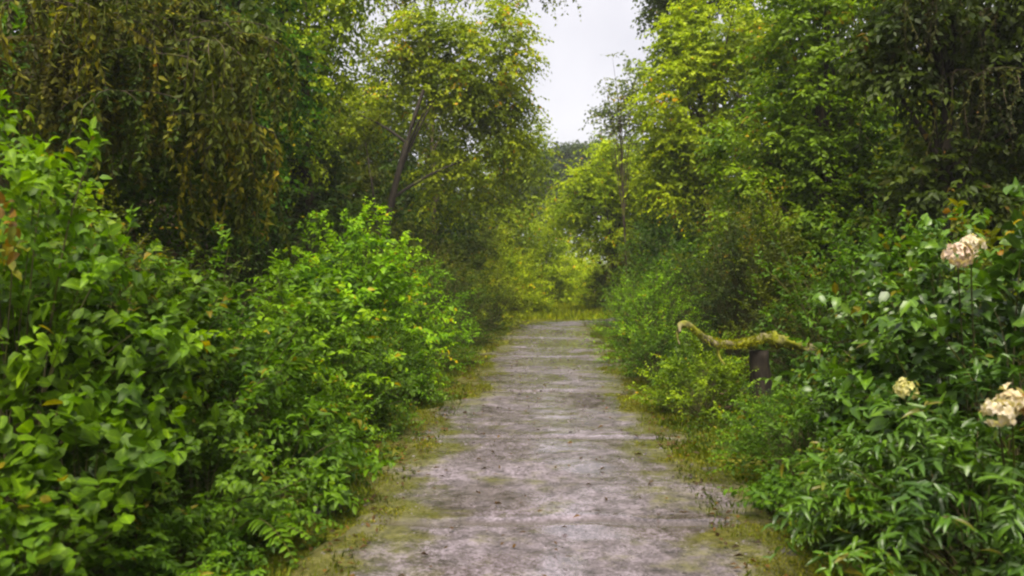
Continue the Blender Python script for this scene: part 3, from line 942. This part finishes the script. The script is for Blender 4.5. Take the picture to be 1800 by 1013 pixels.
# right bank
tree('yellow_green_tree', (on(1250, 20), 20), [(1230, 170, 105, 150, 2.6), (1190, 300, 70, 70, 1.2), (1290, 60, 120, 110, 1.5), (1200, 90, 40, 70, 0.6)],
     'big yellow green tree on the right of the sky gap', (0.293, 0.361, 0.004), 20, clusters=190, twigs=9, n=9, rc=0.55, droop=0.35, seed=9)
tree('dappled_tree', (on(1450, 13), 13), [(1400, 380, 150, 90, 1.5), (1440, 120, 130, 150, 2.4), (1370, 260, 120, 90, 1.4), (1500, -40, 190, 110, 1.5), (1530, 250, 90, 90, 1)],
     'mid green tree with dark gaps right of the big yellow green tree', (0.141, 0.221, 0.006), 13, L=0.075, W=0.042, clusters=220, twigs=9, n=8, rc=0.42, seed=10)
tree('dark_canopy_tree', (on(1665, 9.5), 9.5), [(1710, -40, 200, 120, 2), (1790, 140, 110, 110, 1.2), (1600, 90, 90, 110, 1.0), (1700, 330, 130, 80, 1.2)],
     'dark trunked tree in the top right corner with thin hanging strands', (0.047, 0.070, 0.006), 9.5, L=0.085, W=0.042, clusters=120, twigs=8, n=8, rc=0.42, trunk_r=0.12, bark=M_DARKBARK, droop=0.5, seed=11,
     lean=(1650, 300, 9.5), trunk_top=(1670, 20, 9.5))
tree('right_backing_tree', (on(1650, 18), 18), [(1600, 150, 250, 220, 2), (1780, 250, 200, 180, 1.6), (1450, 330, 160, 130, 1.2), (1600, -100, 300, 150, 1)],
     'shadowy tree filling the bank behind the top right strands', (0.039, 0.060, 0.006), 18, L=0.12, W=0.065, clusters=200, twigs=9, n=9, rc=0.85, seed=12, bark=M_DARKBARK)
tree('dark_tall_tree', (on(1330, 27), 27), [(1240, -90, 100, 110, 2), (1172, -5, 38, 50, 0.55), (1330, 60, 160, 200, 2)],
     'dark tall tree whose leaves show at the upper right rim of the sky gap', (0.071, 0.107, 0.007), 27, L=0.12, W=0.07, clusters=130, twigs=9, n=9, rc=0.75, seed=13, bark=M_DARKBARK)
tree('yellow_far_tree', (on(1076, 28), 28), [(1060, 370, 85, 75, 2.2), (1090, 300, 75, 55, 1.3), (1020, 350, 45, 60, 0.8), (1120, 400, 55, 70, 1)],
     'yellow green tree with a short trunk right of the grass beyond the path', (0.329, 0.408, 0.006), 28, L=0.10, W=0.058, clusters=130, twigs=9, n=9, rc=0.62, trunk_r=0.13, seed=14)
tree('sparse_sapling', (on(1105, 25), 25), [(1092, 165, 36, 70, 2), (1068, 212, 34, 24, 0.6)],
     'thin grey green sapling with sparse leaves against the sky', (0.130, 0.155, 0.028), 25, L=0.085, W=0.045, clusters=17, twigs=4, n=5, rc=0.5, trunk_r=0.035, limbs=30, seed=15)
# hazy trees seen through the gap
for k, (px, py, d, col) in enumerate([(985, 300, 85, (0.05, 0.075, 0.03)), (1040, 292, 95, (0.045, 0.07, 0.03)), (930, 320, 80, (0.055, 0.08, 0.03))]):
    tree('distant_tree', (on(px, d), d), [(px, py + 25, 52, 55, 2), (px + 12, py - 8, 34, 40, 1)],
         ['dusky distant tree at the bottom of the sky gap', 'distant tree at the right foot of the sky gap', 'distant tree mostly behind the left far crown'][k],
         col, d, L=0.3, W=0.2, clusters=110, twigs=9, n=8, rc=1.5, trunk_r=0.3, limbs=6, seed=20 + k)
# trees that close the view behind both banks
k = 0
for px, d, col, lab in [(690, 44, (0.06, 0.085, 0.012), 'far tree behind the small sky holes on the left'), (1180, 42, (0.07, 0.1, 0.012), 'far tree behind the big yellow green tree'),
                        (480, 34, (0.04, 0.06, 0.01), 'far tree glimpsed between the dark dense and yellow green trees'), (1400, 36, (0.04, 0.06, 0.01), 'far tree glimpsed through the dappled crown')]:
    tree('woodland_tree', (on(px, d), d), [(px, 250, 130, 170, 2), (px + 20, 380, 150, 120, 1.4)], lab, col, d, L=0.2, W=0.12, clusters=130, twigs=9, n=8, rc=1.2, trunk_r=0.22, limbs=8, seed=40 + k)
    k += 1

# ------------------------------------------------------------------ hanging vines
def vine_mesh(g, length, strands, spread, L, W, mat, gap):
    lines, rad, parts = [], [], []
    for s in range(strands):
        x, y = g.normal(0, spread, 2)
        ln = length * g.uniform(0.55, 1.05)
        t = np.linspace(0, 1, 14)
        sp = np.minimum(1, t * 3.5) ** 0.7
        P = np.stack([x * sp + 0.10 * np.sin(t * 5 + g.uniform(0, 6)) * t, y * sp + 0.06 * np.sin(t * 4 + g.uniform(0, 6)) * t, -ln * t + 0.18 * sp], -1)
        lines.append(P)
        rad.append(np.linspace(0.005, 0.002, 14))
        m = int(ln / gap)
        tt = g.random(m)
        idx = tt * 13
        i0 = np.minimum(idx.astype(int), 12)
        pp = P[i0] + (P[np.minimum(i0 + 1, 13)] - P[i0]) * (idx - i0)[:, None]
        dd = g.normal(0, 0.5, (m, 3)) + np.array([0, 0, -1.0])
        nn = g.normal(0, 1, (m, 3)) + np.array([0, -0.6, 0.4])
        sz = g.uniform(0.6, 1.2, m)
        parts.append(leaf_arrays(pp, dd, nn, L * sz, W * sz, LEAF4, g))
    v, q = tubes(lines, rad, 4)
    V, T, A = cat_leaves(parts)
    return mesh_from('vine_stem', v, q, M_BARK, smooth=True, quads=True), mesh_from('vine_leaves', V, T, mat, {'tone': ('FACE', A)})

VINE_P = [vine_mesh(G, 1.6, 14, 0.26, 0.10, 0.042, M_DRY, 0.020) for _ in range(3)]
THIN_P = [vine_mesh(G, 1.3, 7, 0.22, 0.075, 0.030, M_DRY, 0.03) for _ in range(2)]
VC = [(0.062, 0.078, 0.005), (0.088, 0.098, 0.006), (0.060, 0.055, 0.008), (0.045, 0.072, 0.005), (0.15, 0.14, 0.007)]
def vine(k, pool, px, py, d, s, col, label, group):
    st, lf = pool[k % len(pool)]
    r = root_empty('hanging_vine', tuple(at(px, py, d)), G.uniform(0, 6.28))
    r.scale = (1, 1, s)
    link('stem', st, r)
    link('foliage', lf, r, col)
    tag(r, label, 'vine', group)
for k in range(24):
    t = (k + 0.5) / 24
    px = 70 + 380 * t + G.normal(0, 12)
    py = -40 + 330 * G.random() ** 1.1 * (0.45 + 0.6 * t)
    d = 7.5 + 1.3 * G.random() + 1.2 * t
    vine(k, VINE_P, px, py, d, G.uniform(0.45, 1.05), VC[int(G.integers(0, 5))],
         'brown and olive hanging vine in the curtain on the left bank', 'hanging vines of the left curtain')
for k in range(12):
    px = 1590 + 220 * G.random()
    vine(k, THIN_P, px, -30 + 230 * G.random(), 8.8 + 1.4 * G.random(), G.uniform(0.5, 1.15), [(0.035, 0.036, 0.012), (0.05, 0.05, 0.014), (0.06, 0.065, 0.02)][k % 3],
         'thin grey strand hanging from the dark top right tree', 'thin strands hanging in the top right')

# ------------------------------------------------------------------ fallen branch on a stump, dark stone
LP = [(1196, 584), (1194, 571), (1206, 570), (1222, 582), (1242, 598), (1268, 607), (1300, 607), (1330, 600), (1352, 594), (1366, 600), (1392, 606), (1424, 612), (1470, 622), (1520, 640)]
LD = np.linspace(7.9, 8.5, len(LP))
pts = np.array([at(px, py, d) for (px, py), d in zip(LP, LD)])
tt = np.linspace(0, len(LP) - 1, 60)
P = np.stack([np.interp(tt, np.arange(len(LP)), pts[:, i]) for i in range(3)], -1)
for _ in range(3):
    P[1:-1] = (P[:-2] + 2 * P[1:-1] + P[2:]) / 4
rad = np.interp(tt, [0, 1, 2, 4, 6, 8, 8.6, 10, 13], [0.010, 0.024, 0.030, 0.033, 0.037, 0.044, 0.072, 0.046, 0.03])
v, q = tubes([P], [rad], 16)
nz = (fbm(v[:, 0] * 22, v[:, 2] * 26 + v[:, 1] * 18, 91) - 0.5)[:, None]
ctr = np.repeat(P, 16, 0)
v = ctr + (v - ctr) * (1 + 1.35 * nz)
rt = root_empty('fallen_branch', tuple(P[30]))
link('limb', mesh_from('limb', v - P[30], q, M_MOSSLOG, smooth=True, quads=True), rt)
# moss fringe along the branch
g = np.random.default_rng(5)
n = 2600
i = np.clip(g.normal(29, 7, n), 3, 52).astype(int)
a = g.uniform(-0.6, 3.9, n)
nr = np.stack([np.zeros(n), np.cos(a), np.sin(a)], -1)
mp = P[i] + (P[i + 1] - P[i]) * g.random((n, 1)) + nr * (rad[i] * 0.95)[:, None]
V, T, A = leaf_arrays(mp - P[30], nr + g.normal(0, 0.5, (n, 3)) + np.array([0, 0, -0.25]), g.normal(0, 1, (n, 3)), g.uniform(0.012, 0.035, n), 0.007, LEAF4, g)
for i0, dv, ln in [(22, (0.05, -0.12, -0.25), 0.2), (47, (0.3, -0.15, -0.12), 0.4), (6, (-0.03, -0.05, -0.25), 0.18)]:
    a0 = P[i0] - P[30]
    e0 = a0 + unit(np.array(dv)) * ln
    v2, q2 = tubes([bez(a0, (a0 + e0) / 2 + g.normal(0, 0.03, 3), e0, 7)], [np.linspace(0.022, 0.006, 7)], 7)
    link('side_twig', mesh_from('side_twig', v2, q2, M_MOSSLOG, smooth=True, quads=True), rt)
link('moss', mesh_from('moss', V, T, M_DRY, {'tone': ('FACE', A)}), rt, (0.26, 0.26, 0.006))
tag(rt, 'crooked mossy fallen branch lying across a dark stump right of the path', 'branch')

sx, sy = on(1338, 8.25), 8.3
z0, z1 = gz(sx, sy) - 0.1, at(1338, 612, 8.25)[2] - 0.03
Ps = np.stack([np.linspace(0.03, 0, 12), np.zeros(12), np.linspace(0, z1 - z0, 12)], -1)
v, q = tubes([Ps], [np.linspace(0.11, 0.088, 12) * np.r_[1.3, 1.1, np.ones(10)]], 14)
v[:, :2] *= (1 + 0.5 * (fbm(v[:, 2] * 4 + v[:, 0] * 9, v[:, 1] * 12, 95) - 0.5))[:, None]
top_i = len(v) - 14
v = np.vstack([v, [[0, 0, z1 - z0 + 0.01]]])
q = np.vstack([q, [[top_i + k, top_i + (k + 1) % 14, len(v) - 1, len(v) - 1] for k in range(14)]])
me = bpy.data.meshes.new('tree_stump')
me.from_pydata(v.tolist(), [], [[int(c) for c in dict.fromkeys(f)] for f in q.tolist()])
me.polygons.foreach_set('use_smooth', np.ones(len(me.polygons), bool))
me.materials.append(M_DARKBARK)
st = link('tree_stump', me)
st.location = (sx, sy, z0)
tag(st, 'dark upright stump holding up the fallen branch', 'stump')

def stone(name, loc, size, label, seed):
    import bmesh
    bm = bmesh.new()
    bmesh.ops.create_icosphere(bm, subdivisions=4, radius=1)
    for vv in bm.verts:
        c = np.array(vv.co)
        c = np.sign(c) * abs(c) ** 0.62
        k = 1 + 0.3 * (float(fbm(np.array([c[0] * 2 + seed]), np.array([c[1] * 2 + c[2] * 3]), seed)[0]) - 0.5)
        vv.co = Vector(c * k) * 0.75
        vv.co = Vector((vv.co.x * size[0], vv.co.y * size[1], vv.co.z * size[2]))
    m = bpy.data.meshes.new(name)
    bm.to_mesh(m)
    bm.free()
    m.polygons.foreach_set('use_smooth', np.ones(len(m.polygons), bool))
    m.materials.append(M_STONE)
    o = link(name, m)
    o.location = loc
    o.rotation_euler = (0, 0, 0.2 * seed)
    tag(o, label, 'stone')
sp = at(1086, 560, 20.2)
stone('dark_stone', (sp[0], sp[1], 0.16), (0.42, 0.3, 0.24), 'low dark stone on the right where the path bends', 3)
sp = at(1250, 838, 6.4)
stone('edge_stone', (on(1250, 6.35), 6.35, 0.02), (0.10, 0.07, 0.05), 'small brown stone at the right mossy edge of the path', 4)
stone('edge_stone', (on(1390, 4.5), 4.5, 0.02), (0.09, 0.06, 0.05), 'small dark stone in the moss at the bottom right of the path', 5)
stone('edge_stone', (on(570, 5.3), 5.3, 0.02), (0.16, 0.10, 0.08), 'dark brown stone on the left path edge beside the joint', 6)

# ------------------------------------------------------------------ stuff: grass, ground cover, litter
def scatter(n, g, side_lo, side_hi, y_lo, y_hi, dens_pow=1.5):
    y = y_lo + (y_hi - y_lo) * g.random(n) ** dens_pow
    s = (side_lo + (side_hi - side_lo) * g.random(n) ** 1.3) * np.where(g.random(n) < 0.5, -1, 1)
    x = path_x(y) + s
    return x, y, s

g = np.random.default_rng(21)
n = 60000
x, y, s = scatter(n, g, 0.92, 1.95, 2.5, 25)
keep = fbm(x * 1.8, y * 1.8, 81) + 0.25 * g.random(n) > 0.60 - 0.10 * sstep(1.0, 1.4, abs(s))
x, y = x[keep], y[keep]
n2 = 16000
x2 = g.uniform(-3.5, 5.5, n2); y2 = g.uniform(24.6, 36, n2)
tall = 1.0
n = len(x)
pos = np.stack([x, y, ground_h(x, y) - 0.01], -1)
d_ = g.normal(0, 0.5, (n, 3)) + np.array([0, 0, 1.0])
V, T, A = leaf_arrays(pos, d_, g.normal(0, 1, (n, 3)), g.uniform(0.03, 0.10, n) * tall, g.uniform(0.005, 0.010, n) * tall, LEAF4, g)
o = link('grass', mesh_from('grass', V, T, M_GRASS, {'tone': ('FACE', A)}), None, (0.125, 0.155, 0.006))
tag(o, 'short yellow green grass and moss along both verges of the path', 'grass', kind='stuff')
k = np.hypot(x2 - 1.5, 0) < 6
pos = np.stack([x2, y2, ground_h(x2, y2) - 0.01], -1)
V, T, A = leaf_arrays(pos, g.normal(0, 0.45, (n2, 3)) + np.array([0, 0, 1.0]), g.normal(0, 1, (n2, 3)) + np.array([0, 0, 0.6]), g.uniform(0.10, 0.26, n2), g.uniform(0.014, 0.03, n2), LEAF4, g)
o = link('meadow_grass', mesh_from('meadow_grass', V, T, M_GRASS, {'tone': ('FACE', A)}), None, (0.34, 0.38, 0.006))
tag(o, 'bright yellow green grass across the far end of the path', 'grass', kind='stuff')

# cushions of moss creeping over the path edges
nm = 90000
ym = 3.4 + 11 * g.random(nm) ** 1.6
um = (0.72 + 0.55 * g.random(nm)) * np.where(g.random(nm) < 0.5, -1, 1)
si = np.clip(((ym + 3) / 0.035).astype(int), 0, len(s_ax) - 1)
xm = path_x(ym) + um * np.where(um < 0, half_l[si], half_r[si])
cush = fbm(xm * 3.1, ym * 3.1, 88) + 0.35 * fbm(xm * 11, ym * 11, 89) - 0.75 + 0.16 * np.clip((abs(um) - 0.72) / 0.3, 0, 1)
k = cush > 0
xm, ym, um, si, cush = xm[k], ym[k], um[k], si[k], cush[k]
nm = len(xm)
ui = np.clip(((um + 1) / 2 * 69).astype(int), 0, 69)
zb = np.where(abs(um) < 1, np.maximum(pz[si, ui] + 0.4 * ground_h(xm, ym), ground_h(xm, ym)), ground_h(xm, ym))
pos = np.stack([xm, ym, zb + np.minimum(cush, 0.2) * 0.16 * g.random(nm)], -1)
V, T, A = leaf_arrays(pos, g.normal(0, 0.7, (nm, 3)) + np.array([0, 0, 0.7]), g.normal(0, 1, (nm, 3)), g.uniform(0.008, 0.022, nm) * (0.7 + ym / 12), 0.005 * (0.7 + ym / 12), LEAF4, g)
o = link('moss', mesh_from('moss', V, T, M_GRASS, {'tone': ('FACE', A)}), None, (0.170, 0.172, 0.005))
tag(o, 'yellow green moss cushions creeping over both edges of the path', 'moss', kind='stuff')

def ground_cover(n, g, lo, hi, y0, y1, L, W, h, sgn):
    y = y0 + (y1 - y0) * g.random(n) ** 1.4
    s = lo + (hi - lo) * g.random(n)
    x = path_x(y) + s * sgn
    k = fbm(x * 1.5, y * 1.5, 83) > 0.40
    x, y, s = x[k], y[k], s[k]
    m = len(x)
    hh = h * sstep(lo - 0.1, lo + 0.9, s + 0.25 * (fbm(x * 2, y * 2, 84) - 0.5)) * g.random(m)
    pos = np.stack([x, y, ground_h(x, y) + 0.01 + hh], -1)
    d_ = g.normal(0, 1, (m, 3)) * np.array([1, 1, 0.35])
    nn = g.normal(0, 0.4, (m, 3)) + np.array([0, 0, 1.0])
    sz = g.uniform(0.6, 1.2, m)
    return leaf_arrays(pos, d_, nn, L * sz, W * sz, LEAF4, g)
pa = [ground_cover(30000, g, 1.15, 4.5, 2.6, 24, 0.050, 0.036, 0.28, -1), ground_cover(30000, g, 1.15, 5.0, 2.6, 24, 0.050, 0.036, 0.28, 1),
      ground_cover(26000, g, 3.5, 10, 4, 30, 0.10, 0.06, 0.5, -1), ground_cover(26000, g, 3.8, 11, 4, 30, 0.10, 0.06, 0.5, 1)]
V, T, A = cat_leaves(pa)
o = link('undergrowth', mesh_from('undergrowth', V, T, M_LEAF, {'tone': ('FACE', A)}), None, (0.055, 0.10, 0.010))
tag(o, 'low green leaves covering the ground under the shrubs', 'undergrowth', kind='stuff')

n = 9000
y = 2.6 + 20 * g.random(n) ** 1.3
s = g.normal(0, 1.5, n)
x = path_x(y) + s
k = (abs(s) > 0.9) | (g.random(n) < 0.10)
x, y, s = x[k], y[k], s[k]
m = len(x)
pos = np.stack([x, y, ground_h(x, y) + np.where(abs(s) < 1.15, 0.06, 0.02)], -1)
V, T, A = leaf_arrays(pos, g.normal(0, 1, (m, 3)) * np.array([1, 1, 0.15]), g.normal(0, 0.3, (m, 3)) + np.array([0, 0, 1.0]),
                      g.uniform(0.02, 0.06, m), g.uniform(0.012, 0.03, m), LEAF4, g)
o = link('leaf_litter', mesh_from('leaf_litter', V, T, M_DRY, {'tone': ('FACE', A)}), None, (0.085, 0.045, 0.018))
tag(o, 'brown fallen leaves scattered along the path edges', 'leaf litter', kind='stuff')

# loose grit and small stones trodden into the path
gm_, nt, out = new_mat('grit_stone')
ta = nt.nodes.new('ShaderNodeAttribute')
ta.attribute_name = 'tone'
gr = ramp(nt, [(0.0, (0.018, 0.014, 0.011)), (0.5, (0.055, 0.047, 0.045)), (0.85, (0.10, 0.088, 0.09)), (1.0, (0.14, 0.125, 0.125))])
nt.links.new(ta.outputs['Fac'], gr.inputs['Fac'])
pb = nt.nodes.new('ShaderNodeBsdfPrincipled')
pb.inputs['Roughness'].default_value = 0.7
pb.inputs['Specular IOR Level'].default_value = 0.25
nt.links.new(gr.outputs['Color'], pb.inputs['Base Color'])
nt.links.new(pb.outputs[0], out.inputs['Surface'])
n = 9000
y = 3.2 + 19 * g.random(n) ** 1.9
u_ = g.uniform(-0.97, 0.97, n)
si = np.clip(((y + 3) / 0.035).astype(int), 0, len(s_ax) - 1)
x = path_x(y) + u_ * np.where(u_ < 0, half_l[si], half_r[si])
k = fbm(x * 2.3, y * 2.3, 87) + 0.35 * g.random(n) + 0.25 * abs(u_) > 0.62
x, y, si, u_ = x[k], y[k], si[k], u_[k]
n = len(x)
ui = np.clip(((u_ + 1) / 2 * 69).astype(int), 0, 69)
OCT = np.array([[1, 0, 0], [0.4, 0.9, 0], [-0.7, 0.75, 0], [-1, -0.1, 0], [-0.5, -0.9, 0], [0.6, -0.8, 0], [0.35, 0.25, 0.8], [-0.4, 0.1, 0.9], [0.1, -0.4, 0.75]])
OF = np.array([[0, 1, 6], [1, 2, 7], [1, 7, 6], [2, 3, 7], [3, 4, 7], [4, 8, 7], [4, 5, 8], [5, 0, 6], [5, 6, 8], [6, 7, 8]])
sz = g.uniform(0.003, 0.009, n) * (1 + 0.8 * (g.random(n) < 0.05)) * (0.8 + y / 16)
an = g.uniform(0, 6.28, n)
sc3 = np.stack([sz * g.uniform(0.8, 1.5, n), sz, sz * g.uniform(0.5, 0.9, n)], -1)
q = OCT[None] * sc3[:, None, :]
ca, sa = np.cos(an)[:, None], np.sin(an)[:, None]
zz = pz[si, ui] + 0.4 * ground_h(x, y)
V = np.stack([q[..., 0] * ca - q[..., 1] * sa + x[:, None], q[..., 0] * sa + q[..., 1] * ca + y[:, None], q[..., 2] + zz[:, None] - 0.003], -1).reshape(-1, 3)
T = (OF[None] + (np.arange(n) * 9)[:, None, None]).reshape(-1, 3)
o = link('gravel', mesh_from('gravel', V, T, gm_, {'tone': ('FACE', np.repeat(g.random(n) ** 1.2, len(OF)))}, smooth=True))
tag(o, 'grit and small stones trodden into the path', 'gravel', kind='stuff')

# ------------------------------------------------------------------ damp air
import bmesh
bm = bmesh.new()
bmesh.ops.create_cube(bm, size=1)
me = bpy.data.meshes.new('haze')
bm.to_mesh(me)
bm.free()
hm, nt, out = new_mat('damp_air')
pv = nt.nodes.new('ShaderNodeVolumePrincipled')
pv.inputs['Color'].default_value = (0.9, 0.93, 0.95, 1)
pv.inputs['Density'].default_value = 0.0007
nt.links.new(pv.outputs[0], out.inputs['Volume'])
me.materials.append(hm)
hz = link('haze', me)
hz.scale = (2800, 2800, 40)
hz.location = (0, 800, 17.5)
tag(hz, 'thin damp air paling the distant trees', 'haze', kind='stuff')
